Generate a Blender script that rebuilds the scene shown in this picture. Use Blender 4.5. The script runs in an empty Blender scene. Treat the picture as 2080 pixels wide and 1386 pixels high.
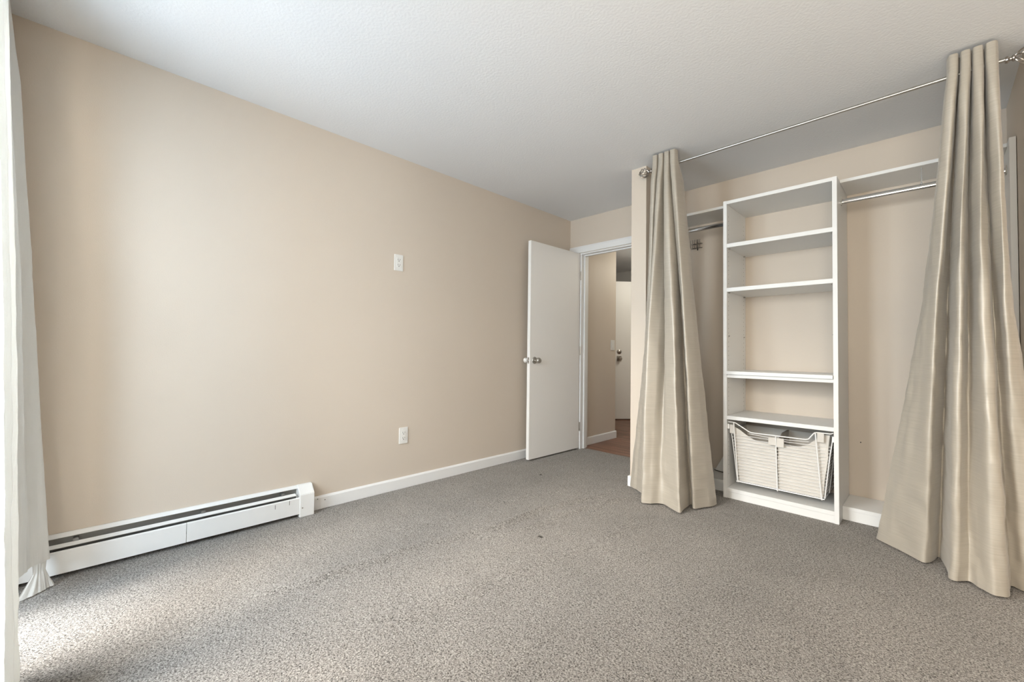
import bpy, bmesh, math, random
from mathutils import Vector, Matrix, noise as mnoise
random.seed(7)
scene = bpy.context.scene
C = scene.collection

# ------------------------------------------------------------------ camera
yaw, pitch, roll = 0.787, 0.0263, 0.0130
F = Vector((-math.sin(yaw), math.cos(yaw), 0)); R = Vector((math.cos(yaw), math.sin(yaw), 0)); U = Vector((0, 0, 1))
F2 = F*math.cos(pitch) + U*math.sin(pitch); U2 = U*math.cos(pitch) - F*math.sin(pitch)
R3 = R*math.cos(roll) + U2*math.sin(roll); U3 = U2*math.cos(roll) - R*math.sin(roll)
cam_data = bpy.data.cameras.new('camera'); cam = bpy.data.objects.new('camera', cam_data); C.objects.link(cam)
cam.matrix_world = Matrix(((R3.x, U3.x, -F2.x, 2.7269), (R3.y, U3.y, -F2.y, 0.0), (R3.z, U3.z, -F2.z, 1.0076), (0, 0, 0, 1)))
cam_data.sensor_width = 36; cam_data.lens = 852.38/2080*36; cam_data.shift_y = -3.15/2080
cam_data.clip_start = 0.02
scene.camera = cam

# ------------------------------------------------------------------ world, daylight, exposure
world = bpy.data.worlds.new('world'); scene.world = world; world.use_nodes = True
bg = world.node_tree.nodes['Background']; bg.inputs[0].default_value = (0.85, 0.93, 1.0, 1); bg.inputs[1].default_value = 0.3

def area_light(name, loc, rot, sx, sy, power, col):
    l = bpy.data.lights.new(name, 'AREA'); l.shape = 'RECTANGLE'; l.size = sx; l.size_y = sy; l.energy = power; l.color = col
    o = bpy.data.objects.new(name, l); o.location = loc; o.rotation_euler = rot; C.objects.link(o); return o
def aimed(name, loc, target, sx, sy, power, col):
    d = Vector(target)-Vector(loc)
    return area_light(name, loc, d.to_track_quat('-Z', 'Y').to_euler(), sx, sy, power, col)
aimed('sky_above_glass_door', (0.15, -5.0, 4.2), (0.80, 1.6, 0.2), 4.2, 2.4, 1500, (1.0, 0.83, 0.69))
area_light('daylight_through_glass_door', (1.00, -1.30, 1.75), (math.radians(86), 0, 0), 2.4, 2.4, 375, (0.73, 0.83, 0.96))
area_light('fill_through_added_window', (2.75, -0.95, 1.45), (math.radians(90), 0, 0), 1.9, 1.5, 150, (1.0, 0.89, 0.785))  # added fill light for closet and ceiling, shining in through the unseen window
hl = bpy.data.lights.new('hall_ceiling_lamp', 'POINT'); hl.energy = 18; hl.color = (1.0, 0.97, 0.85); hl.shadow_soft_size = .12
ho = bpy.data.objects.new('hall_ceiling_lamp', hl); ho.location = (0.62, 5.15, 2.12); C.objects.link(ho)

view = scene.view_settings
view.view_transform = 'Standard'; view.look = 'None'; view.exposure = 0.08; view.gamma = 1.0; view.use_curve_mapping = False

# ------------------------------------------------------------------ materials
def nt(m): return m.node_tree.nodes, m.node_tree.links
def mat(name, col, rough=0.5, metal=0.0, bump=None, spec=0.5, vary=None, coat=0, sheen=0):
    """bump=(scale, strength, distance[, detail]); vary=(scale, amount)"""
    m = bpy.data.materials.new(name); m.use_nodes = True; n, l = nt(m); b = n['Principled BSDF']
    b.inputs['Base Color'].default_value = (*col, 1); b.inputs['Roughness'].default_value = rough; b.inputs['Metallic'].default_value = metal
    b.inputs['Specular IOR Level'].default_value = spec
    if coat: b.inputs['Coat Weight'].default_value = coat
    if sheen: b.inputs['Sheen Weight'].default_value = sheen
    if bump or vary:
        tc = n.new('ShaderNodeTexCoord')
    if vary:
        t = n.new('ShaderNodeTexNoise'); t.inputs['Scale'].default_value = vary[0]; t.inputs['Detail'].default_value = 4
        l.new(tc.outputs['Object'], t.inputs['Vector'])
        r = n.new('ShaderNodeMapRange'); r.inputs['From Min'].default_value = .3; r.inputs['From Max'].default_value = .7
        r.inputs['To Min'].default_value = 1-vary[1]; r.inputs['To Max'].default_value = 1+vary[1]
        l.new(t.outputs['Fac'], r.inputs['Value'])
        mx = n.new('ShaderNodeVectorMath'); mx.operation = 'SCALE'; mx.inputs[0].default_value = col
        l.new(r.outputs[0], mx.inputs['Scale']); l.new(mx.outputs[0], b.inputs['Base Color'])
    if bump:
        t = n.new('ShaderNodeTexNoise'); t.inputs['Scale'].default_value = bump[0]; t.inputs['Detail'].default_value = bump[3] if len(bump) > 3 else 2
        l.new(tc.outputs['Object'], t.inputs['Vector'])
        bp = n.new('ShaderNodeBump'); bp.inputs['Strength'].default_value = bump[1]; bp.inputs['Distance'].default_value = bump[2]
        l.new(t.outputs['Fac'], bp.inputs['Height']); l.new(bp.outputs[0], b.inputs['Normal'])
    return m

M = {}
M['wall'] = mat('beige wall paint', (0.645, 0.565, 0.478), 0.55, bump=(180, .10, .004), spec=.35, vary=(1.3, .012))
M['ceiling'] = mat('white textured ceiling', (0.79, 0.80, 0.815), 0.9, bump=(85, .28, .005, 4), spec=.1)
M['white'] = mat('white melamine', (0.80, 0.80, 0.79), 0.38, spec=.4)
M['paint'] = mat('white trim paint', (0.82, 0.82, 0.815), 0.35, bump=(40, .04, .002))
M['door'] = mat('off white door paint', (0.86, 0.845, 0.82), 0.40, bump=(60, .04, .002))
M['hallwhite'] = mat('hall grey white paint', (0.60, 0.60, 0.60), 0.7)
M['nickel'] = mat('brushed nickel', (0.50, 0.48, 0.45), 0.36, 1.0)
M['pewter'] = mat('dark brushed pewter', (0.42, 0.39, 0.36), 0.3, 1.0)
M['chrome'] = mat('chrome', (0.66, 0.66, 0.66), 0.16, 1.0)
M['heater'] = mat('white heater enamel', (0.80, 0.80, 0.79), 0.35, vary=(9, .012))
M['dark'] = mat('dark metal', (0.035, 0.033, 0.03), 0.6)
M['fin'] = mat('dull aluminium fins', (0.28, 0.28, 0.27), 0.5, .8)
M['plastic'] = mat('white plastic', (0.80, 0.79, 0.76), 0.3)
M['slot'] = mat('dark slot', (0.05, 0.05, 0.05), 0.6)
M['wire'] = mat('white coated wire', (0.88, 0.875, 0.86), 0.3)
M['canvas'] = mat('off white canvas', (0.66, 0.63, 0.585), 0.9, bump=(260, .25, .002), spec=.1, vary=(14, .04))
M['whitecloth'] = mat('white cloth', (0.78, 0.77, 0.75), 0.9, spec=.1)
M['lint'] = mat('dark lint', (0.05, 0.045, 0.04), 0.9)
M['clear'] = mat('clear plastic', (0.85, 0.85, 0.85), 0.15); M['clear'].node_tree.nodes['Principled BSDF'].inputs['Transmission Weight'].default_value = .7

def carpet_mat():
    m = bpy.data.materials.new('grey beige cut pile carpet'); m.use_nodes = True; n, l = nt(m); b = n['Principled BSDF']
    b.inputs['Roughness'].default_value = 1; b.inputs['Specular IOR Level'].default_value = .05; b.inputs['Sheen Weight'].default_value = .15
    tc = n.new('ShaderNodeTexCoord')
    a = n.new('ShaderNodeTexNoise'); a.inputs['Scale'].default_value = 185; a.inputs['Detail'].default_value = 3; a.inputs['Roughness'].default_value = .65; a.inputs['Distortion'].default_value = .8
    l.new(tc.outputs['Object'], a.inputs['Vector'])
    cr = n.new('ShaderNodeValToRGB'); e = cr.color_ramp.elements
    e[0].position = .36; e[0].color = (0.045, .039, .034, 1); e[1].position = .64; e[1].color = (0.46, .43, .395, 1)
    x = cr.color_ramp.elements.new(.48); x.color = (.225, .206, .188, 1)
    l.new(a.outputs['Fac'], cr.inputs[0])
    w = n.new('ShaderNodeTexNoise'); w.inputs['Scale'].default_value = 3.0; w.inputs['Detail'].default_value = 4
    l.new(tc.outputs['Object'], w.inputs['Vector'])
    mr = n.new('ShaderNodeMapRange'); mr.inputs['From Min'].default_value = .3; mr.inputs['From Max'].default_value = .7; mr.inputs['To Min'].default_value = .92; mr.inputs['To Max'].default_value = 1.08
    l.new(w.outputs['Fac'], mr.inputs['Value'])
    s = n.new('ShaderNodeVectorMath'); s.operation = 'SCALE'; l.new(cr.outputs[0], s.inputs[0]); l.new(mr.outputs[0], s.inputs['Scale']); l.new(s.outputs[0], b.inputs['Base Color'])
    bp = n.new('ShaderNodeBump'); bp.inputs['Strength'].default_value = .8; bp.inputs['Distance'].default_value = .008
    l.new(a.outputs['Fac'], bp.inputs['Height']); l.new(bp.outputs[0], b.inputs['Normal'])
    return m
M['carpet'] = carpet_mat()

def silk_mat():
    m = bpy.data.materials.new('champagne silk'); m.use_nodes = True; n, l = nt(m); b = n['Principled BSDF']
    b.inputs['Roughness'].default_value = .42; b.inputs['Specular IOR Level'].default_value = .7; b.inputs['Metallic'].default_value = .10; b.inputs['Sheen Weight'].default_value = .25; b.inputs['Sheen Roughness'].default_value = .4
    tc = n.new('ShaderNodeTexCoord'); mp = n.new('ShaderNodeMapping'); mp.inputs['Scale'].default_value = (7, 7, 420)
    l.new(tc.outputs['Object'], mp.inputs['Vector'])
    t = n.new('ShaderNodeTexNoise'); t.inputs['Scale'].default_value = 1; t.inputs['Detail'].default_value = 3
    l.new(mp.outputs[0], t.inputs['Vector'])
    cr = n.new('ShaderNodeValToRGB'); e = cr.color_ramp.elements; e[0].position = .3; e[0].color = (.40, .36, .30, 1); e[1].position = .72; e[1].color = (.475, .432, .368, 1)
    l.new(t.outputs['Fac'], cr.inputs[0]); l.new(cr.outputs[0], b.inputs['Base Color'])
    bp = n.new('ShaderNodeBump'); bp.inputs['Strength'].default_value = .08; bp.inputs['Distance'].default_value = .001
    l.new(t.outputs['Fac'], bp.inputs['Height']); l.new(bp.outputs[0], b.inputs['Normal'])
    return m
M['silk'] = silk_mat()

def sheer_mat():
    m = bpy.data.materials.new('white linen sheer'); m.use_nodes = True; n, l = nt(m)
    n.remove(n['Principled BSDF']); out = n['Material Output']
    d = n.new('ShaderNodeBsdfDiffuse'); d.inputs[0].default_value = (.84, .84, .82, 1)
    t = n.new('ShaderNodeBsdfTranslucent'); t.inputs[0].default_value = (.86, .86, .84, 1)
    mx = n.new('ShaderNodeMixShader'); mx.inputs[0].default_value = .24
    tc = n.new('ShaderNodeTexCoord'); bumps = []
    for sc in ((420, 420, 12), (30, 30, 500)):
        mp = n.new('ShaderNodeMapping'); mp.inputs['Scale'].default_value = sc; l.new(tc.outputs['Object'], mp.inputs['Vector'])
        nz = n.new('ShaderNodeTexNoise'); nz.inputs['Scale'].default_value = 1; nz.inputs['Detail'].default_value = 2; l.new(mp.outputs[0], nz.inputs['Vector']); bumps.append(nz)
    ad = n.new('ShaderNodeMath'); ad.operation = 'ADD'; l.new(bumps[0].outputs['Fac'], ad.inputs[0]); l.new(bumps[1].outputs['Fac'], ad.inputs[1])
    bp = n.new('ShaderNodeBump'); bp.inputs['Strength'].default_value = .25; bp.inputs['Distance'].default_value = .002; l.new(ad.outputs[0], bp.inputs['Height'])
    l.new(bp.outputs[0], d.inputs['Normal']); l.new(bp.outputs[0], t.inputs['Normal'])
    l.new(d.outputs[0], mx.inputs[1]); l.new(t.outputs[0], mx.inputs[2]); l.new(mx.outputs[0], out.inputs['Surface'])
    return m
M['sheer'] = sheer_mat()

def glass_mat():
    m = bpy.data.materials.new('window glass'); m.use_nodes = True; n, l = nt(m); n.remove(n['Principled BSDF'])
    t = n.new('ShaderNodeBsdfTransparent'); t.inputs[0].default_value = (.95, .97, .96, 1); g = n.new('ShaderNodeBsdfGlossy'); g.inputs['Roughness'].default_value = .02
    mx = n.new('ShaderNodeMixShader'); mx.inputs[0].default_value = .06
    l.new(t.outputs[0], mx.inputs[1]); l.new(g.outputs[0], mx.inputs[2]); l.new(mx.outputs[0], n['Material Output'].inputs['Surface']); return m
M['glass'] = glass_mat()

def wood_mat():
    m = bpy.data.materials.new('reddish brown wood plank'); m.use_nodes = True; n, l = nt(m); b = n['Principled BSDF']
    b.inputs['Roughness'].default_value = .38
    tc = n.new('ShaderNodeTexCoord'); mp = n.new('ShaderNodeMapping'); mp.inputs['Scale'].default_value = (2.2, 38, 38); l.new(tc.outputs['Object'], mp.inputs['Vector'])
    oi = n.new('ShaderNodeObjectInfo'); l.new(oi.outputs['Random'], mp.inputs['Location'])
    t = n.new('ShaderNodeTexNoise'); t.inputs['Scale'].default_value = 1; t.inputs['Detail'].default_value = 5; t.inputs['Distortion'].default_value = .6; l.new(mp.outputs[0], t.inputs['Vector'])
    cr = n.new('ShaderNodeValToRGB'); e = cr.color_ramp.elements; e[0].position = .3; e[0].color = (.10, .042, .026, 1); e[1].position = .72; e[1].color = (.30, .145, .09, 1)
    l.new(t.outputs['Fac'], cr.inputs[0])
    mr = n.new('ShaderNodeMapRange'); mr.inputs['To Min'].default_value = .8; mr.inputs['To Max'].default_value = 1.2; l.new(oi.outputs['Random'], mr.inputs['Value'])
    s = n.new('ShaderNodeVectorMath'); s.operation = 'SCALE'; l.new(cr.outputs[0], s.inputs[0]); l.new(mr.outputs[0], s.inputs['Scale']); l.new(s.outputs[0], b.inputs['Base Color'])
    return m
M['wood'] = wood_mat()

# ------------------------------------------------------------------ mesh helpers
class MB:
    def __init__(s): s.v = []; s.f = []
    def add(s, vs, fs):
        k = len(s.v); s.v += [tuple(v) for v in vs]; s.f += [tuple(i+k for i in f) for f in fs]; return s
    def box(s, x0, x1, y0, y1, z0, z1):
        return s.add([(x0,y0,z0),(x1,y0,z0),(x1,y1,z0),(x0,y1,z0),(x0,y0,z1),(x1,y0,z1),(x1,y1,z1),(x0,y1,z1)],
                     [(0,3,2,1),(4,5,6,7),(0,1,5,4),(1,2,6,5),(2,3,7,6),(3,0,4,7)])
    def prism(s, prof, axis, a, b):
        """prof: 2D points in the two other axes (order x,y,z without axis), extruded a..b"""
        def p3(u, w, t): return {'x': (t, u, w), 'y': (u, t, w), 'z': (u, w, t)}[axis]
        n = len(prof)
        vs = [p3(u, w, a) for u, w in prof] + [p3(u, w, b) for u, w in prof]
        return s.add(vs, [tuple(range(n))[::-1], tuple(range(n, 2*n))] + [(i, (i+1) % n, n+(i+1) % n, n+i) for i in range(n)])
    def tube(s, pts, r, seg=8, rx=None, caps=True):
        pts = [Vector(p) for p in pts]; n = len(pts); vs = []; prev = None
        for i, p in enumerate(pts):
            t = (pts[min(i+1, n-1)] - pts[max(i-1, 0)]).normalized()
            if prev is None:
                a = Vector((0, 0, 1)) if abs(t.z) < .9 else Vector((0, 1, 0)); u = t.cross(a).normalized()
            else: u = (prev - t*prev.dot(t)).normalized()
            prev = u; w = t.cross(u); rr = r[i] if isinstance(r, (list, tuple)) else r
            for k in range(seg):
                q = 2*math.pi*k/seg; vs.append(p + u*(math.cos(q)*rr) + w*(math.sin(q)*(rx if rx else rr)))
        fs = [(i*seg+k, i*seg+(k+1) % seg, (i+1)*seg+(k+1) % seg, (i+1)*seg+k) for i in range(n-1) for k in range(seg)]
        if caps: fs += [tuple(range(seg))[::-1], tuple(range((n-1)*seg, n*seg))]
        return s.add(vs, fs)
    def lathe(s, prof, origin, axis, seg=20):
        """prof: (distance along axis, radius)"""
        a = Vector(axis).normalized(); h = Vector((0, 0, 1)) if abs(a.z) < .9 else Vector((1, 0, 0)); u = a.cross(h).normalized(); w = a.cross(u); o = Vector(origin)
        vs = [o + a*d + u*(r*math.cos(2*math.pi*k/seg)) + w*(r*math.sin(2*math.pi*k/seg)) for d, r in prof for k in range(seg)]; n = len(prof)
        fs = [(i*seg+k, i*seg+(k+1) % seg, (i+1)*seg+(k+1) % seg, (i+1)*seg+k) for i in range(n-1) for k in range(seg)]
        fs += [tuple(range(seg))[::-1], tuple(range((n-1)*seg, n*seg))]
        return s.add(vs, fs)
    def build(s, name, m, parent=None, smooth=False, bev=0.0, label=None):
        me = bpy.data.meshes.new(name); me.from_pydata(s.v, [], s.f); me.update()
        bm = bmesh.new(); bm.from_mesh(me); bmesh.ops.recalc_face_normals(bm, faces=bm.faces)
        if bev: bmesh.ops.bevel(bm, geom=[e for e in bm.edges if e.is_manifold and e.calc_face_angle(0) > .5], offset=bev, segments=2, affect='EDGES', clamp_overlap=True)
        bm.to_mesh(me); bm.free()
        if smooth:
            me.polygons.foreach_set('use_smooth', [True]*len(me.polygons))
            me.set_sharp_from_angle(angle=math.radians(40))
        me.materials.append(M[m] if isinstance(m, str) else m)
        o = bpy.data.objects.new(name, me); C.objects.link(o)
        if parent: o.parent = parent; o.matrix_parent_inverse = Matrix.Translation(-parent.location) if parent.type == 'EMPTY' else parent_inv(parent)
        if label: o['label'] = label
        return o
def parent_inv(p):
    m = Matrix.Identity(4); q = p
    return m   # mesh parents sit at the origin of their own thing; see below
def inv_fix(o): return o
def bx(*a): return MB().box(*a)
def thing(name, label, cat, loc, group=None, kind=None):
    o = bpy.data.objects.new(name, None); C.objects.link(o); o.location = loc; o.empty_display_size = .05
    o['label'] = label; o['category'] = cat
    if group: o['group'] = group
    if kind: o['kind'] = kind
    return o
def tag(o, label, cat, group=None, kind=None):
    o['label'] = label; o['category'] = cat
    if group: o['group'] = group
    if kind: o['kind'] = kind
    return o
def sub(mb, name, m, part, **k):
    """a sub-part: parented to a mesh part, keeping its world place"""
    o = mb.build(name, m, None, **k); o.parent = part
    bpy.context.view_layer.update(); o.matrix_parent_inverse = part.matrix_world.inverted(); return o
def struct(mb, name, m, label, cat, **k):
    return tag(mb.build(name, m, None, **k), label, cat, kind='structure')

# ------------------------------------------------------------------ dimensions
H, D, YW, PY, XR = 2.40, 3.58, -0.34, 2.885, 3.95   # ceiling, back wall, window wall, partition face, far side wall
# ------------------------------------------------------------------ setting
def ridge(x, y):
    z = 0
    for (ax, ay, bx_, by, h, w) in ((.78, .55, 1.09, 2.86, .022, .028), (1.02, 1.55, 1.22, 2.75, .017, .024), (.60, 1.2, .80, 2.6, .007, .035), (1.25, .7, 1.5, 2.3, .006, .05)):
        d = Vector((bx_-ax, by-ay)); L = d.length; d /= L; px = (x-ax)*d.x + (y-ay)*d.y; q = -(x-ax)*d.y + (y-ay)*d.x + .02*math.sin(px*7)
        if -.1 < px < L+.1:
            e = min(1, (px+.1)/.3, (L+.1-px)/.3); z += h*e*math.exp(-(q/w)**2)*(.75+.25*math.sin(px*5+h*900))
    return z
def carpet():
    mb = MB(); nx, ny = 156, 156; vs = []
    for j in range(ny+1):
        for i in range(nx+1):
            x = XR*i/nx; y = YW + (D-YW)*j/ny
            vs.append((x, y, ridge(x, y) + .0016*mnoise.noise(Vector((x*6, y*6, 0)))))
    mb.add(vs, [(j*(nx+1)+i, j*(nx+1)+i+1, (j+1)*(nx+1)+i+1, (j+1)*(nx+1)+i) for j in range(ny) for i in range(nx)])
    mb.box(.135, .895, D-.005, D+.075, -.03, .001)
    mb.box(0, XR, YW, D, -.06, -.03)
    return mb
struct(carpet(), 'floor', 'carpet', 'grey beige cut pile carpet covering the bedroom floor', 'carpet', smooth=True)
struct(bx(-.12, XR+.12, YW-.12, D+.12, H, H+.1), 'ceiling', 'ceiling', 'white textured bedroom ceiling', 'ceiling')
struct(bx(-.12, 0, YW-.12, D, 0, H), 'wall_left', 'wall', 'long beige wall above the baseboard heater', 'wall')
wb = struct(MB().box(0, .135, D, D+.12, 0, H).box(.135, .895, D, D+.12, 2.03, H).box(.895, XR, D, D+.12, 0, H), 'wall_back', 'wall', 'beige back wall with the doorway and the closet', 'wall')
sub(MB().lathe([(0, .004), (.0008, .003)], (2.387, D, .435), (0, -1, 0), 8), 'nail_hole', 'slot', wb)
struct(bx(1.11, 1.23, PY, D, 0, H), 'wall_closet_partition', 'wall', 'narrow beige partition end between the doorway and the closet', 'wall')
struct(MB().prism([(3.03, D), (3.03, PY), (XR, PY), (XR, D)], 'z', 0, H), 'wall_closet_side', 'wall', 'beige side wall enclosing the closet behind the big curtain', 'wall')
struct(bx(XR, XR+.12, YW-.12, D+.12, 0, H), 'wall_right', 'wall', 'beige wall facing the heater wall', 'wall')
WX0, WX1, WZ0, WZ1 = .30, 1.55, .05, 2.12
struct(MB().box(-.12, WX0, YW-.12, YW, 0, H).box(WX1, 2.17, YW-.12, YW, 0, H).box(3.67, XR, YW-.12, YW, 0, H).box(2.17, 3.67, YW-.12, YW, 0, 1.02).box(2.17, 3.67, YW-.12, YW, 2.12, H).box(WX0, WX1, YW-.12, YW, WZ1, H).box(WX0, WX1, YW-.12, YW, 0, WZ0), 'wall_window', 'wall', 'beige wall around the window behind the white curtains', 'wall')
w = thing('window_1', 'tall white framed window behind the white curtains', 'window', (.92, YW-.06, WZ0), kind='structure')
for a in ((WX0, WX0+.05, WZ0, WZ1), (WX1-.05, WX1, WZ0, WZ1), (WX0+.05, WX1-.05, WZ0, WZ0+.05), (WX0+.05, WX1-.05, WZ1-.05, WZ1), (.90, .95, WZ0+.05, WZ1-.05)):
    bx(a[0], a[1], YW-.09, YW-.03, a[2], a[3]).build('window_frame', 'paint', w, bev=.003)
for a in ((WX0+.05, .90), (.95, WX1-.05)): bx(a[0], a[1], YW-.063, YW-.057, WZ0+.05, WZ1-.05).build('pane', 'glass', w)

w = thing('added_window', 'added unseen window with a high sill behind the viewer, for fill light', 'window', (2.92, YW-.06, 1.02), kind='structure')  # unseen window put in for fill; high sill keeps the nearby carpet darker
for a in ((2.17, 2.22, 1.02, 2.12), (3.62, 3.67, 1.02, 2.12), (2.22, 3.62, 1.02, 1.07), (2.22, 3.62, 2.07, 2.12), (2.895, 2.945, 1.07, 2.07)):
    bx(a[0], a[1], YW-.09, YW-.03, a[2], a[3]).build('window_frame', 'paint', w, bev=.003)
for a in ((2.22, 2.895), (2.945, 3.62)): bx(a[0], a[1], YW-.063, YW-.057, 1.07, 2.07).build('pane', 'glass', w)

# baseboards
def base_prof(d=.013, h=.082): return [(0, 0), (d, 0), (d, h-.012), (d-.006, h), (0, h)]
bl = struct(MB().prism(base_prof(), 'y', .972, D), 'baseboard_left', 'paint', 'white baseboard along the beige wall between heater and door', 'baseboard', bev=.0015)
for yy, zz in ((1.015, .066), (1.06, .052)): sub(MB().lathe([(0, .0035), (.0006, .003)], (.0128, yy, zz), (1, 0, 0), 8), 'nail_hole', 'slot', bl)
struct(MB().box(1.096, 1.244, PY-.014, PY, 0, .078).box(1.096, 1.11, PY, D, 0, .078), 'baseboard_partition', 'paint', 'short white baseboard around the partition end by the curtain', 'baseboard', bev=.002)
struct(MB().box(3.03, XR, PY-.014, PY, 0, .078), 'baseboard_closet', 'paint', 'white baseboard under the closet side wall', 'baseboard', bev=.002)

# door casing and jamb
t = thing('trim_1', 'white moulded casing around the open bedroom doorway', 'door casing', (.1, D, 0), kind='structure')
MB().prism([(D-.016, 2.035), (D-.016, 2.085), (D-.010, 2.105), (D, 2.105), (D, 2.035)], 'x', .002, .985).build('head_casing', 'paint', t, bev=.002)
MB().box(.045, .122, D-.016, D, 0, 2.035).build('side_casing', 'paint', t, bev=.003)
MB().box(.908, .985, D-.016, D, 0, 2.035).build('side_casing', 'paint', t, bev=.003)
MB().box(.135, .150, D-.004, D+.125, .0, 2.018).box(.150, .162, D+.045, D+.08, 0, 2.005).build('jamb', 'paint', t, bev=.0015)
MB().box(.880, .895, D-.004, D+.125, .0, 2.018).box(.868, .880, D+.045, D+.08, 0, 2.005).build('jamb', 'paint', t, bev=.0015)
MB().box(.135, .895, D-.004, D+.125, 2.018, 2.03).box(.150, .880, D+.045, D+.08, 2.006, 2.018).build('head_jamb', 'paint', t, bev=.0015)

# bedroom door, swung open against the wall
d1 = thing('door_1', 'open flat white bedroom door standing beside the beige wall', 'door', (.138, D-.012, .014), kind='structure')
ang = math.atan2(.013, .742)
leaf = bx(-.035, 0, -.742, 0, 0, 2.012).build('door_leaf', 'door', bev=.0015); leaf.parent = d1
def dpart(mb, name, m, par=leaf, **k): o = mb.build(name, m, **k); o.parent = par; return o
kz = .905; ky = -.742+.062
rose = dpart(MB().lathe([(0, .032), (.004, .033), (.008, .030), (.010, .016)], (0, ky, kz), (1, 0, 0), 24), 'rose', 'nickel', d1, smooth=True)
dpart(MB().lathe([(.0, .011), (.022, .011), (.028, .020), (.038, .026), (.050, .0265), (.058, .022), (.061, .012), (.0615, .001)], (.009, ky, kz), (1, 0, 0), 24), 'knob', 'nickel', d1, smooth=True, label='brushed nickel door knob')
dpart(MB().lathe([(0, .018), (.005, .018), (.01, .011), (.014, .011), (.018, .018), (.026, .023), (.036, .024), (.044, .018), (.047, .001)], (-.035, -.728, kz), (-1, 0, 0), 20), 'back_knob', 'plastic', d1, smooth=True, label='white round knob on the wall side')
dpart(MB().box(-.027, -.008, -.7435, -.7418, kz-.028, kz+.028), 'latch_plate', 'nickel', d1, bev=.0005)
dpart(MB().lathe([(0, .009), (.012, .009), (.014, .004)], (-.0175, -.743, kz), (0, -1, 0), 12), 'latch_bolt', 'nickel', d1, smooth=True)
for z in (.22, 1.0, 1.78): dpart(MB().tube([(.006, .006, z-.045), (.006, .006, z+.045)], .006, 10), 'hinge', 'nickel', d1)
d1.rotation_euler = (0, 0, -ang)

# hall beyond the doorway
HX = .085; HY1 = 4.36
fl = tag(bx(-2.0, 1.6, D+.075, 6.6, -.06, -.012).build('floor_hall', 'dark'), 'reddish brown wooden plank floor of the hall', 'floor', kind='structure')
pm = None
for j in range(32):
    y = D+.076 + j*.092
    off = (j*37 % 11)/11*1.1
    for i in range(4):
        x0 = -2.0 + i*1.2 - off
        if x0+1.2 < -1.2 or x0 > 1.1: continue
        if pm is None:
            o = bx(0, 1.1985, 0, .0905, -.012, 0).build('plank', 'wood', bev=.0008); pm = o.data
        else:
            o = bpy.data.objects.new('plank', pm); C.objects.link(o)
        o.location = (x0, y, 0); o.parent = fl
struct(bx(-2.0, 1.6, D+.12, 6.6, H, H+.1), 'ceiling_hall', 'ceiling', 'pale hall ceiling seen through the doorway', 'ceiling')
struct(bx(HX-.11, HX, D+.12, HY1, 0, H), 'wall_hall_left', 'wall', 'beige hall wall with the light switch', 'wall')
struct(bx(1.1, 1.2, D+.12, 6.6, 0, H), 'wall_hall_right', 'wall', 'beige hall wall opposite the light switch', 'wall')
struct(bx(-2.0, 1.6, 6.5, 6.6, 0, H), 'wall_hall_end', 'hallwhite', 'grey white wall at the end of the hall', 'wall')
struct(bx(-2.1, -2.0, D+.12, 6.6, 0, H), 'wall_hall_far_side', 'wall', 'beige wall at the far side of the hall', 'wall')
struct(bx(-2.0, HX-.11, HY1-.1, HY1, 0, H), 'wall_hall_return', 'wall', 'beige hall wall running behind the corner', 'wall')
struct(MB().prism([(HX, 0), (HX+.013, 0), (HX+.013, .075), (HX+.007, .085), (HX, .085)], 'y', D+.12, HY1+.013), 'baseboard_hall', 'paint', 'white baseboard along the beige hall wall', 'baseboard', bev=.0015)
d2 = thing('door_2', 'flat white entry door with deadbolt at the end of the hall', 'door', (-.622, 5.490, .012), kind='structure')
dd = Vector((.155, .183, 0)).normalized(); a2 = math.atan2(dd.y, dd.x)
def hpart(mb, name, m, **k): o = mb.build(name, m, **k); o.parent = d2; return o
hpart(bx(0, .86, 0, .042, 0, 2.05), 'door_leaf', 'door', bev=.002)
hpart(bx(.04, .11, -.004, 0, .855, .935), 'escutcheon', 'nickel', bev=.002)
hpart(MB().lathe([(0, .012), (.02, .012), (.03, .026), (.048, .03), (.06, .022), (.064, .001)], (.075, -.004, .895), (0, -1, 0), 18), 'knob', 'pewter', smooth=True)
hpart(MB().lathe([(0, .034), (.006, .034), (.01, .026), (.014, .02), (.018, .001)], (.075, 0, .998), (0, -1, 0), 20), 'deadbolt', 'pewter', smooth=True)
d2.rotation_euler = (0, 0, a2)

# ------------------------------------------------------------------ baseboard heater
ht = thing('baseboard_heater', 'long white metal baseboard heater running along the beige wall', 'heater', (.03, .3, 0))
y0, y1 = -.325, .975
MB().prism([(0, .035), (.006, .035), (.006, .169), (.020, .159), (.024, .162), (.010, .177), (0, .177)], 'y', y0, y1-.08).build('back_panel', 'heater', ht, bev=.0008)
MB().prism([(.062, .020), (.066, .020), (.066, .113), (.059, .118), (.057, .114), (.062, .110)], 'y', y0, .357).build('front_panel', 'heater', ht, bev=.0008)
MB().prism([(.062, .021), (.0667, .021), (.0667, .1135), (.059, .1185), (.057, .1145), (.062, .110)], 'y', .3585, y1-.075).build('front_panel', 'heater', ht, bev=.0008)
MB().prism([(.036, .1355), (.056, .1275), (.058, .1315), (.038, .1405)], 'y', y0, y1-.10).build('damper_blade', 'heater', ht, bev=.0008)
MB().prism([(0, 0), (.071, 0), (.071, .133), (.024, .179), (0, .179)], 'y', y1-.083, y1).build('end_cap', 'heater', ht, bev=.0025)
fin = MB()
for k in range(130):
    yy = y0+.05+k*.0085; fin.box(.014, .054, yy, yy+.0006, .05, .105)
fin.tube([(.034, y0, .075), (.034, y1-.08, .075)], .011, 10)
o = fin.build('heating_fins', 'fin', ht); o['kind'] = 'stuff'
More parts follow.
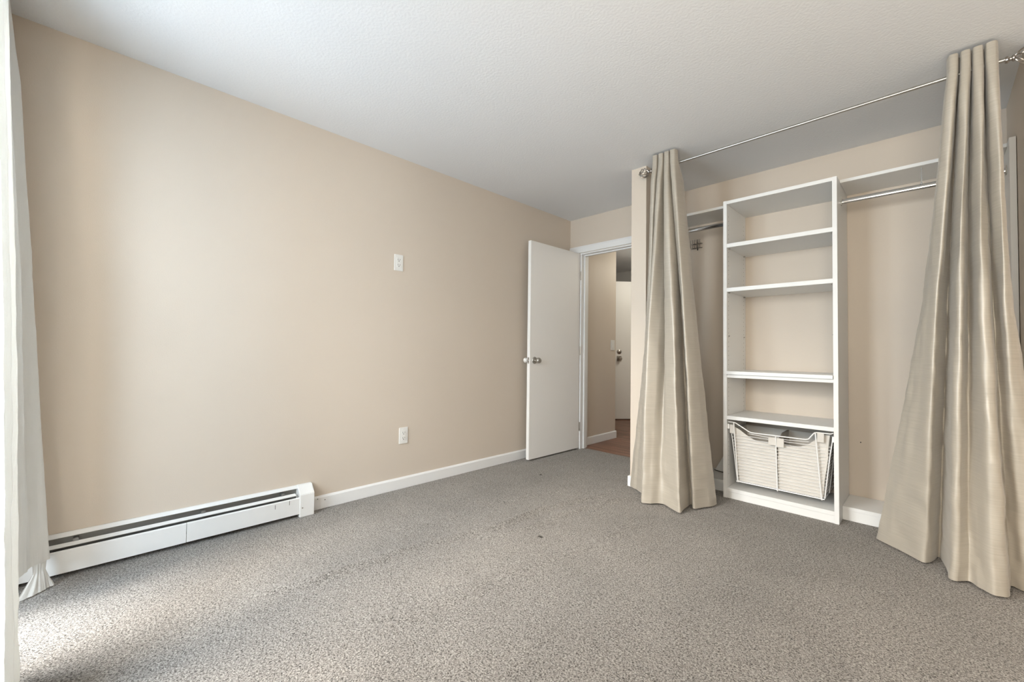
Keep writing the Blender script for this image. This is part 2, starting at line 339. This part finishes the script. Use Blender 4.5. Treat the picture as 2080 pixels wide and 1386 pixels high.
MB().prism([(.0061, .04), (.0068, .04), (.0068, .164), (.0061, .164)], 'y', y0, y1-.085).build('inner_liner', 'fin', ht)
for yy in (-.04, .42, .80): bx(.010, .040, yy, yy+.018, .120, .152).build('support_clip', 'fin', ht)
MB().lathe([(0, .004), (.0015, .004), (.0022, .002)], (.0711, y1-.068, .055), (1, 0, 0), 10).build('screw', 'pewter', ht)
for yy, z in ((.76, .082), (.835, .088)): bx(.0664, .0675, yy, yy+.002, z, z+.024).build('scratch', 'dark', ht)

# ------------------------------------------------------------------ electrical plates
def outlet(name, label, y, z):
    t = thing(name, label, 'outlet', (.0, y, z), 'duplex outlets on the beige wall')
    pl = bx(0, .006, y-.036, y+.036, z-.059, z+.059).build('cover_plate', 'plastic', t, bev=.0025)
    rc = bx(.006, .0085, y-.018, y+.018, z-.036, z+.036).build('receptacle', 'plastic', t, bev=.001)
    for s in (-1, 1):
        zz = z+s*.019
        sub(MB().box(.0084, .0089, y-.009, y-.0065, zz-.002, zz+.0085), 'slot', 'slot', rc)
        sub(MB().box(.0084, .0089, y+.0065, y+.009, zz-.001, zz+.0085), 'slot', 'slot', rc)
        sub(MB().lathe([(0, .0033), (.0005, .0033)], (.0084, y, zz-.008), (1, 0, 0), 10), 'ground_hole', 'slot', rc)
    for s in (-1, 1): MB().lathe([(0, .003), (.0012, .002)], (.006, y, z+s*.047), (1, 0, 0), 10).build('screw', 'plastic', t)
outlet('wall_outlet', 'white duplex outlet high up in the middle of the beige wall', 1.547, 1.632)
outlet('wall_outlet', 'white duplex outlet low on the beige wall above the baseboard', 1.613, .380)
t = thing('light_switch', 'white rocker light switch on the hall wall', 'switch', (HX, 4.293, 1.085))
bx(HX, HX+.006, 4.252, 4.334, 1.026, 1.144).build('cover_plate', 'plastic', t, bev=.002)
bx(HX+.006, HX+.010, 4.276, 4.310, 1.052, 1.118).build('rocker', 'plastic', t, bev=.0015)

# ------------------------------------------------------------------ closet tower
CX0, CX1, CY, CT = 1.679, 2.326, 3.156, 2.090
tw = thing('closet_tower', 'tall white open shelving tower in the middle of the closet', 'shelf unit', (2.0, 3.36, 0))
for xa in (CX0, CX1-.0235):
    sp = bx(xa, xa+.0235, CY, D-.001, 0, CT).build('side_panel', 'white', tw, bev=.001)
    hs = MB()
    xf, dx = (xa+.0235, 1) if xa == CX0 else (xa, -1)
    for yy in (CY+.037, D-.05):
        for k in range(58):
            z = .16+k*.032; hs.lathe([(0, .0026), (.0004, .0026)], (xf, yy, z), (dx, 0, 0), 6)
    q = sub(hs, 'peg_holes', 'slot', sp); q['kind'] = 'stuff'
I0, I1 = CX0+.0236, CX1-.0236
bx(I0, I1, CY+.001, D-.001, CT-.0235, CT-.0005).build('top_panel', 'white', tw, bev=.001)
def shelf(z0, z1, yf, nm='shelf', x0=I0, x1=I1):
    s = bx(x0, x1, yf, D-.003, z0, z1).build(nm, 'white', tw, bev=.001); return s
for z0, z1 in ((1.756, 1.783), (1.442, 1.469), (.545, .570)):
    s = shelf(z0, z1, CY+.002)
    for xx, dx in ((I0, 1), (I1, -1)):
        for yy in (CY+.037, D-.05): sub(MB().lathe([(0, .004), (.012, .004)], (xx, yy, z0-.004), (dx, 0, 0), 8), 'shelf_pin', 'nickel', s)
shelf(.8375, .8585, CY+.004); shelf(.8600, .8830, CY-.012, 'pull_out_shelf', CX0+.012, I1-.001)
shelf(.046, .070, CY+.003, 'base_shelf')
bx(I0, I1, CY+.006, CY+.024, 0, .0445).build('toe_kick', 'white', tw, bev=.001)
for (xx, z) in ((I0, 1.13), (I1, 1.13)):
    dx = 1 if xx == I0 else -1
    for yy in (CY+.037, D-.05): MB().lathe([(0, .004), (.008, .004)], (xx, yy, z), (dx, 0, 0), 8).build('shelf_pin', 'nickel', tw)

# ------------------------------------------------------------------ side bays: shelves, base platforms, end panels, hanging rods
SY = 3.277
tag(bx(1.262, CX0-.0005, SY, D-.002, 2.082, 2.101).build('closet_shelf', 'white', bev=.001), 'short white shelf high in the closet bay by the partition', 'shelf', 'closet bay shelves')
tag(bx(CX1+.0005, 3.0045, SY, D-.002, 2.082, 2.101).build('closet_shelf', 'white', bev=.001), 'long white shelf high in the bay behind the big curtain', 'shelf', 'closet bay shelves')
for x0, x1, lb in ((1.262, CX0-.0005, 'low white base platform in the closet bay by the partition'), (CX1+.0005, 3.0045, 'low white base platform beside the tower near the big curtain')):
    t = thing('base_platform', lb, 'base', ((x0+x1)/2, 3.4, 0), 'closet base platforms')
    bx(x0, x1, SY, D-.002, .062, .082).build('top_board', 'white', t, bev=.001)
    bx(x0, x1, SY+.004, SY+.022, 0, .061).build('riser', 'white', t, bev=.001)
tag(bx(3.005, 3.0275, 3.205, D-.001, 0, 2.103).build('closet_end_panel', 'white', bev=.001), 'tall white end panel beside the big closet curtain', 'panel', 'closet end panels')
tag(bx(1.241, 1.2615, SY, D-.001, 0, 2.103).build('closet_end_panel', 'white', bev=.001), 'tall white end panel behind the slimmer closet curtain', 'panel', 'closet end panels')
def hang_rod(x0, x1, lb, clip):
    y, z = 3.315, 1.972
    t = thing('hanging_rod', lb, 'closet rod', ((x0+x1)/2, y, z), 'oval closet rods')
    MB().tube([(x0+.004, y, z), (x1-.004, y, z)], .0075, 16, rx=.0155).build('rod', 'chrome', t, smooth=True)
    for xx, dx in ((x0, 1), (x1, -1)):
        MB().box(min(xx, xx+dx*.003), max(xx, xx+dx*.003), y-.014, y+.014, z-.022, z+.026).build('flange', 'nickel', t, bev=.0008)
    for cx in clip:
        MB().box(cx-.003, cx+.003, y-.002, y+.002, z+.017, 2.0815).box(cx-.006, cx+.006, y-.0085, y+.0085, z+.014, z+.024).build('support_bracket', 'clear', t, bev=.002)
hang_rod(1.262, CX0-.0008, 'chrome oval hanging rod under the short closet shelf', ())
hang_rod(CX1+.0008, 3.0042, 'chrome oval hanging rod under the long closet shelf', (2.69,))

# ------------------------------------------------------------------ laundry basket with liner
bk = thing('laundry_basket', 'white wire pull-out laundry basket with canvas liners in the shelving tower', 'basket', (2.0, 3.34, .07))
def lerp(a, b, t): return a+(b-a)*t
fy = 3.172
ZT, ZB = .505, .122
rim = [(1.706, fy+.004, .526), (1.745, fy, .527), (1.760, fy, .522), (1.838, fy, .476), (1.855, fy, .471), (2.160, fy, .474), (2.175, fy, .480), (2.203, fy, .520), (2.215, fy, .526), (2.285, fy, .527), (2.296, fy+.006, .532)]
MB().tube(rim, .0036, 8).build('rim_wire', 'wire', bk, smooth=True)
for a, b in (((1.743, fy-.002, .527), (1.766, fy+.012, ZB-.004)), ((1.997, fy-.003, .473), (2.003, fy+.010, ZB-.008)), ((2.209, fy-.002, .527), (2.238, fy+.012, ZB-.006))):
    MB().tube([a, b], .0038, 8).build('upright_wire', 'wire', bk, smooth=True)
# corner wires and side hoops
def corner(xs, y): return [(xs[0], y, .492), (lerp(xs[0], xs[1], .35), y, .38), (xs[1], y, ZB)]
L, Rr = (1.713, 1.757), (2.291, 2.250)
for xs in (L, Rr):
    for yy in (fy+.03, 3.36, 3.53): MB().tube(corner(xs, yy), .0032, 8).build('corner_wire', 'wire', bk, smooth=True)
    MB().tube([(xs[0], fy+.02, .492), (xs[0], 3.54, .492)], .0036, 8).build('side_rail', 'wire', bk, smooth=True)
MB().tube([(1.757, fy+.014, ZB), (2.25, fy+.014, ZB), (2.25, 3.53, ZB), (1.757, 3.53, ZB), (1.757, fy+.014, ZB)], .0036, 8).build('bottom_wire', 'wire', bk, smooth=True)
for k in range(16):   # thin horizontal wires round front, sides and back
    z = ZB+.008+k*.0208; q = (z-ZB)/(ZT-ZB)
    if z > .455: break
    xl, xr = lerp(1.7585, 1.716, q), lerp(2.2485, 2.288, q); yf = lerp(fy+.013, fy+.002, q)
    xfl, xfr = lerp(1.766, 1.745, q), lerp(2.238, 2.213, q)
    MB().tube([(xl, yf+.03, z), (xfl, yf, z), (xfr, yf, z), (xr, yf+.03, z), (xr, 3.53, z), (xl, 3.53, z), (xl, yf+.03, z)], .0017, 6).build('cross_wire', 'wire', bk)
MB().tube([(1.838, fy+.002, .462), (2.0, fy+.002, .452), (2.175, fy+.002, .462)], .0017, 6).build('cross_wire', 'wire', bk)
for k in range(9):
    xx = 1.80+k*.05; MB().tube([(xx, fy+.016, ZB-.002), (xx, 3.53, ZB-.002)], .0014, 5).build('floor_wire', 'wire', bk)
for xx, s in ((I0, 1), (I1, -1)):
    MB().box(min(xx, xx+s*.011), max(xx, xx+s*.011), fy, 3.56, .478, .512).build('runner', 'wire', bk, bev=.002)
def liner(xa, xb, xa2, xb2, dips):
    """an open canvas bag: xa..xb at the top, xa2..xb2 at the bottom; front edge dips by the given heights"""
    mb = MB(); ya, yb = fy+.022, 3.50; n = 16; rows = 9; ring = []
    per = [(i/n, 0) for i in range(n)] + [(1, j/8) for j in range(8)] + [(1-i/n, 1) for i in range(n)] + [(0, 1-j/8) for j in range(8)]
    vs = []
    for r in range(rows):
        q = r/(rows-1)
        for (u, v) in per:
            if v == 0: i = u*(len(dips)-1); k = min(int(i), len(dips)-2); ztop = lerp(dips[k], dips[k+1], i-k)
            else: ztop = lerp(dips[-1] if u > .5 else dips[0], .47, min(1, v*2)) if u in (0, 1) else .47
            z = lerp(ZB+.006, ztop, q); xq = lerp(lerp(xa2, xa, q), lerp(xb2, xb, q), u); y = lerp(ya+.006*(1-q), yb, v)
            b = .006*mnoise.noise(Vector((xq*22, z*12, v*3+5)))*math.sin(math.pi*min(.95, max(.05, q)))
            vs.append((xq + (b if u in (0, 1) else 0), y + (b+.006*math.sin(math.pi*u)*0 if v in (0, 1) else 0), z))
    m = len(per)
    mb.add(vs, [(r*m+i, r*m+(i+1) % m, (r+1)*m+(i+1) % m, (r+1)*m+i) for r in range(rows-1) for i in range(m)] + [tuple(range(m))])
    o = mb.build('liner_bag', 'canvas', bk, smooth=True); return o
b1 = liner(1.728, 1.992, 1.769, 1.998, (.500, .480, .448, .424, .416, .413, .416))
b2 = liner(2.003, 2.278, 2.004, 2.242, (.413, .412, .414, .420, .436, .470, .510, .515))
def tab(x, z0, z1, wdt, par, y=fy-.006):
    sub(MB().prism([(y, z0), (y+.002, z0-.001), (y+.003, z1), (y+.013, z1), (y+.014, z0+.01), (y+.016, z0+.01), (y+.015, z1+.003), (y+.002, z1+.003)], 'x', x-wdt/2, x+wdt/2), 'liner_tab', 'canvas', par, bev=.0006)
tab(1.729, .450, .505, .028, b1, fy+.004); tab(1.976, .410, .456, .042, b1); tab(2.022, .405, .456, .040, b2); tab(2.236, .470, .524, .034, b2)

# ------------------------------------------------------------------ small things in the short bay
rk = thing('belt_rack', 'small dark metal rack of hooks on the wall of the short closet bay', 'rack', (1.337, D, 1.9))
MB().tube([(1.300, D-.004, 1.925), (1.375, D-.004, 1.925)], .004, 8).tube([(1.300, D-.004, 1.890), (1.375, D-.004, 1.890)], .004, 8).tube([(1.3375, D-.004, 1.960), (1.3375, D-.004, 1.870)], .004, 8).build('wall_bar', 'dark', rk, smooth=True)
for r, zz in enumerate((1.925, 1.890)):
    for k in range(6):
        x = 1.300+k*.015
        MB().tube([(x, D-.006, zz), (x, D-.035, zz-.010), (x+.002, D-.058, zz-.006), (x+.003, D-.066, zz+.010), (x+.003, D-.060, zz+.022)], .0026, 6).build('hook', 'pewter', rk, smooth=True)
pn = thing('cloth_panel', 'stiff white triangular cloth standing on the base beside the tower', 'cloth', (1.62, 3.5, .082))
mb = MB(); n = 8; vs = []
A_, B_, T_ = Vector((1.515, 3.47, .084)), Vector((1.672, 3.46, .084)), Vector((1.672, 3.545, .43))
for s in (0, .006):
    for i in range(n+1):
        for j in range(n+1):
            a = A_.lerp(T_, i/n); b = B_.lerp(T_, i/n); q = a.lerp(b, j/n); vs.append((q.x, q.y+s+.012*math.sin(j/n*3.1)*(1-i/n), q.z + (.012*(1-j/n)*(1-i/n))))
g = lambda s, i, j: s*(n+1)**2 + i*(n+1)+j
fs = []
for i in range(n):
    for j in range(n):
        fs += [(g(0,i,j), g(0,i,j+1), g(0,i+1,j+1), g(0,i+1,j)), (g(1,i,j), g(1,i+1,j), g(1,i+1,j+1), g(1,i,j+1))]
    fs += [(g(0,i,0), g(0,i+1,0), g(1,i+1,0), g(1,i,0)), (g(0,i,n), g(1,i,n), g(1,i+1,n), g(0,i+1,n)), (g(0,0,i), g(1,0,i), g(1,0,i+1), g(0,0,i+1))]
mb.add(vs, fs).build('panel', 'whitecloth', pn, smooth=True)
MB().tube([(1.512, 3.462, .098), (1.55, 3.468, .090), (1.60, 3.47, .087), (1.655, 3.455, .088)], .003, 8).build('cord', 'dark', pn, smooth=True, label='dark cord along the lower edge')
MB().lathe([(0, .003), (.004, .010), (.012, .012), (.018, .008), (.02, .001)], (1.652, 3.452, .095), (1, -.3, 0), 12).build('cord_toggle', 'dark', pn, smooth=True)

# ------------------------------------------------------------------ curtains
def cat(P, n):
    """n+1 samples of a centripetal-like Catmull-Rom curve through the 2D points P"""
    P = [Vector(p) for p in P]; k = len(P)-1; out = []
    for i in range(n+1):
        t = i/n*k; a = min(int(t), k-1); t -= a
        p0, p1, p2, p3 = P[max(a-1, 0)], P[a], P[a+1], P[min(a+2, k)]
        m1 = (p2-p0)*.42; m2 = (p3-p1)*.42
        out.append(p1*(2*t**3-3*t*t+1) + m1*(t**3-2*t*t+t) + p2*(-2*t**3+3*t*t) + m2*(t**3-t*t))
    return out
def drape(thing_, rings, ns, nz, m, wr=0.004, seed=0, parts=None, thick=.0018):
    """rings: [(z, points)] from the top down; parts: [(name, zmin, zmax)]"""
    rows = []
    curves = [(z, cat(p, ns)) for z, p in rings]
    zs = [lerp(rings[0][0], rings[-1][0], k/nz) for k in range(nz+1)]
    for z in zs:
        for a in range(len(curves)-1):
            if curves[a+1][0] <= z + 1e-6: break
        (za, ca), (zb, cb) = curves[a], curves[a+1]; t = (za-z)/(za-zb)
        rows.append((z, [ca[i].lerp(cb[i], t) for i in range(ns+1)]))
    ztop, zbot = rings[0][0], rings[-1][0]
    pts = []
    for z, r in rows:
        row = []; dn = (ztop-z)/(ztop-zbot)
        for i in range(ns+1):
            tg = (r[min(i+1, ns)]-r[max(i-1, 0)])
            nrm = Vector((-tg.y, tg.x)); nrm = nrm.normalized() if nrm.length > 1e-9 else Vector((0, 1))
            s = i/ns
            fold = .22*wr*(dn**.7)*math.sin(s*70 + 1.5*mnoise.noise(Vector((s*6, z*.9, seed+17))) + seed)
            w_ = fold + wr*(.25+dn)*(mnoise.noise(Vector((s*14, z*3.2, seed))) + .8*mnoise.noise(Vector((s*22+z*3, z*9, seed+7))) + .5*mnoise.noise(Vector((s*9, z*26, seed+3))))
            q = r[i]+nrm*w_; row.append((q.x, q.y, z))
        pts.append(row)
    for name, lo, hi, lb in parts:
        ks = [k for k, z in enumerate(zs) if lo-1e-6 <= z <= hi+1e-6]
        k0, k1 = ks[0], ks[-1]
        if k1 < nz and zs[k1] > lo + 1e-4: k1 += 1
        vs = [v for k in range(k0, k1+1) for v in pts[k]]; c = ns+1; r = k1-k0
        me = bpy.data.meshes.new(name); me.from_pydata(vs, [], [(k*c+i, k*c+i+1, (k+1)*c+i+1, (k+1)*c+i) for k in range(r) for i in range(ns)]); me.update()
        me.polygons.foreach_set('use_smooth', [True]*len(me.polygons)); me.materials.append(M[m])
        o = bpy.data.objects.new(name, me); C.objects.link(o); o.parent = thing_; o.matrix_parent_inverse = Matrix.Translation(-thing_.location)
        md = o.modifiers.new('thickness', 'SOLIDIFY'); md.thickness = thick; md.offset = 0; md.use_rim = False
        if lb: o['label'] = lb
def blend(a, b, t): return [(lerp(p[0], q[0], t), lerp(p[1], q[1], t)) for p, q in zip(a, b)]

def pleats(x0, x1, n, back0, back1, yf=2.744, yb=2.788):
    """header folds in front of the rod, both ends turned back"""
    p = [(x0+.006, back0), (x0-.002, lerp(yf, back0, .45))]
    for k in range(n):
        a = lerp(x0, x1, (k+.15)/n); b = lerp(x0, x1, (k+.85)/n)
        p += [(a, yf), (b, yf)]
        if k < n-1: c = lerp(x0, x1, (k+1)/n); p += [(c-.002, yb), (c+.002, yb)]
    return p + [(x1+.003, lerp(yf, yb, .7)), (x1-.004, back1)]
parts = [('header', 2.325, 2.386, None), ('panel', .14, 2.325, None), ('hem', .012, .14, None)]
c1 = thing('closet_curtain', 'slimmer champagne silk curtain panel hanging in front of the partition', 'curtain', (1.42, 2.8, 0), 'silk closet curtains')
top = pleats(1.345, 1.512, 4, 2.846, 2.792); top2 = pleats(1.340, 1.520, 4, 2.850, 2.850, 2.732, 2.835)          # 18 points: 2 + 4*2 + 3*2 + 2
bot = [(1.125, 2.858), (1.165, 2.832), (1.205, 2.812), (1.262, 2.772), (1.288, 2.790), (1.300, 2.775), (1.322, 2.655), (1.355, 2.600), (1.400, 2.622), (1.440, 2.664),
       (1.490, 2.672), (1.592, 2.610), (1.606, 2.640), (1.590, 2.790), (1.605, 2.800), (1.642, 2.748), (1.690, 2.850), (1.712, 2.935)]
mid = [(1.243, 2.852), (1.256, 2.824), (1.272, 2.803), (1.296, 2.785), (1.298, 2.850), (1.306, 2.850), (1.316, 2.735), (1.345, 2.690), (1.398, 2.735), (1.425, 2.805),
       (1.452, 2.722), (1.522, 2.682), (1.540, 2.700), (1.520, 2.850), (1.542, 2.830), (1.588, 2.730), (1.622, 2.790), (1.628, 2.860)]
drape(c1, [(2.386, top), (2.31, blend(top, top2, .15)), (2.20, blend(top2, mid, .06)), (1.7, blend(top2, mid, .46)), (1.06, mid), (.012, bot)], 220, 120, 'silk', .005, 1, parts, .0012)
c2 = thing('closet_curtain', 'wide champagne silk curtain panel flaring across the far closet bay', 'curtain', (2.85, 2.82, 0), 'silk closet curtains')
top = pleats(2.787, 2.938, 4, 2.862, 2.792); top2 = pleats(2.780, 2.942, 4, 2.866, 2.850, 2.732, 2.838)
bot = [(2.500, 3.045), (2.545, 2.998), (2.600, 2.945), (2.680, 2.862), (2.705, 2.885), (2.735, 2.99), (2.752, 2.95), (2.764, 2.765), (2.795, 2.735), (2.828, 2.775),
       (2.856, 2.735), (2.900, 2.690), (2.938, 2.708), (2.948, 2.790), (2.955, 2.855), (2.99, 2.835), (3.04, 2.815), (3.10, 2.845)]
mid = [(2.690, 2.910), (2.698, 2.880), (2.712, 2.840), (2.740, 2.800), (2.760, 2.850), (2.778, 2.930), (2.790, 2.860), (2.800, 2.755), (2.825, 2.745), (2.840, 2.860),
       (2.852, 2.840), (2.870, 2.728), (2.900, 2.730), (2.916, 2.830), (2.926, 2.820), (2.943, 2.745), (2.966, 2.775), (2.975, 2.86)]
drape(c2, [(2.386, top), (2.31, blend(top, top2, .15)), (2.20, blend(top2, mid, .06)), (1.8, blend(top2, mid, .44)), (1.25, mid), (.5, blend(mid, bot, .58)), (.012, bot)], 240, 120, 'silk', .0055, 11, parts, .0012)

# rod
rd = thing('curtain_rod', 'long brushed nickel curtain rod with cage finials across the closet', 'curtain rod', (2.1, 2.805, 2.31))
RY, RZ = 2.803, 2.3105
MB().tube([(1.315, RY, RZ), (2.965, RY, RZ+.003)], .0085, 14).build('rod', 'nickel', rd, smooth=True)
for xx, s in ((1.318, -1), (2.962, 1)):
    col_ = MB().lathe([(0, .009), (.001, .013), (.008, .015), (.012, .012), (.014, .008), (.020, .008), (.022, .013), (.027, .014), (.031, .010), (.033, .006)], (xx, RY, RZ), (s, 0, 0), 16).build('finial', 'pewter', rd, smooth=True)
    x2 = xx + s*.030; Lc = .066
    wm = None
    for k in range(7):
        pts = []
        for i in range(13):
            q = i/12; rr = .004 + .029*math.sin(math.pi*min(1, q*.96+.02))**.8; an = 2*math.pi*k/7 + q*2.2*s
            pts.append((x2+s*q*Lc, RY+rr*math.cos(an), RZ+rr*math.sin(an)))
        sub(MB().tube(pts, .0028, 6), 'cage_wire', 'pewter', col_, smooth=True)
    sub(MB().lathe([(0, .006), (.004, .008), (.009, .006), (.012, .001)], (x2+s*(Lc-.003), RY, RZ), (s, 0, 0), 12), 'end_knob', 'pewter', col_, smooth=True)
for xx in (1.44, 2.872):
    MB().tube([(xx, RY+.004, RZ), (xx, RY+.006, H-.006)], .006, 10).lathe([(0, .020), (.004, .020), (.006, .014)], (xx, RY+.006, H), (0, 0, -1), 16).build('ceiling_bracket', 'nickel', rd, smooth=True)

# white window curtains
sa = thing('window_curtain', 'white linen window curtain with knotted hem beside the heater end', 'curtain', (.2, -.2, 0), 'white window curtains')
topA = [(.085, -.315), (.130, -.290), (.175, -.275), (.23, -.315), (.29, -.285), (.35, -.32), (.40, -.30)]
upA = [(.085, -.300), (.120, -.250), (.160, -.238), (.22, -.285), (.28, -.255), (.34, -.29), (.40, -.27)]
midA = [(.085, -.265), (.115, -.205), (.150, -.185), (.21, -.235), (.27, -.205), (.33, -.24), (.40, -.22)]
botA = [(.090, -.175), (.110, -.128), (.150, -.105), (.195, -.150), (.25, -.16), (.31, -.19), (.37, -.18)]
drape(sa, [(2.385, topA), (2.05, upA), (1.3, midA), (.125, botA)], 90, 70, 'sheer', .003, 21, [('panel', .125, 2.386, None)])
k0 = [(.118, -.135), (.130, -.118), (.150, -.112), (.170, -.128), (.185, -.150)]
k1 = [(.122, -.132), (.134, -.118), (.148, -.116), (.160, -.130), (.172, -.146)]
k2 = [(.100, -.105), (.130, -.088), (.142, -.105), (.172, -.128), (.215, -.185)]
drape(sa, [(.150, k0), (.085, k1), (.006, k2)], 60, 30, 'sheer', .003, 31, [('knotted_hem', .006, .150, 'bunched lower hem')])
sb = thing('window_curtain', 'white linen window curtain panel nearest the viewer by the window', 'curtain', (1.0, -.2, 0), 'white window curtains')
def wave(x0, x1, yc, amp, n):
    return [(lerp(x0, x1, i/n), yc + (amp if i % 2 else -amp)) for i in range(n+1)]
drape(sb, [(2.385, wave(.82, 1.05, -.255, .035, 5)), (1.6, wave(.77, 1.06, -.225, .040, 5)), (1.0, wave(.76, 1.07, -.205, .045, 5)), (.012, wave(.745, 1.08, -.178, .050, 5))], 150, 70, 'sheer', .004, 41, [('panel', .10, 2.386, None), ('hem', .012, .10, None)])
wr_ = thing('window_curtain_rod', 'slim grey curtain rod just under the ceiling above the white curtains', 'curtain rod', (1.3, -.30, 2.37))
MB().tube([(.05, -.297, 2.362), (2.5, -.297, 2.362)], .008, 12).build('rod', 'nickel', wr_, smooth=True)
MB().lathe([(0, .012), (.01, .014), (.02, .009), (.022, .001)], (.05, -.297, 2.362), (-1, 0, 0), 12).build('end_cap', 'nickel', wr_, smooth=True)
for xx in (.07, 2.47): bx(xx-.008, xx+.008, YW, -.289, 2.352, 2.372).build('wall_bracket', 'nickel', wr_, bev=.001)

# bits of lint on the carpet
def lint(x, y, s, lb):
    mb = MB()
    for k in range(4):
        a = random.random()*6.3; p = Vector((x+random.uniform(-s, s)*.4, y+random.uniform(-s, s)*.4, .004+ridge(x, y)))
        mb.tube([p, p+Vector((math.cos(a)*s*.5, math.sin(a)*s*.5, .003)), p+Vector((math.cos(a+.8)*s, math.sin(a+.8)*s, .0))], .0022, 5)
    tag(mb.build('lint_tuft', 'lint', smooth=True), lb, 'lint', 'specks of lint on the carpet')
lint(1.225, 1.734, .011, 'dark lint tuft in the open middle of the carpet')
lint(.475, 2.591, .007, 'tiny dark lint speck on the carpet near the open door')
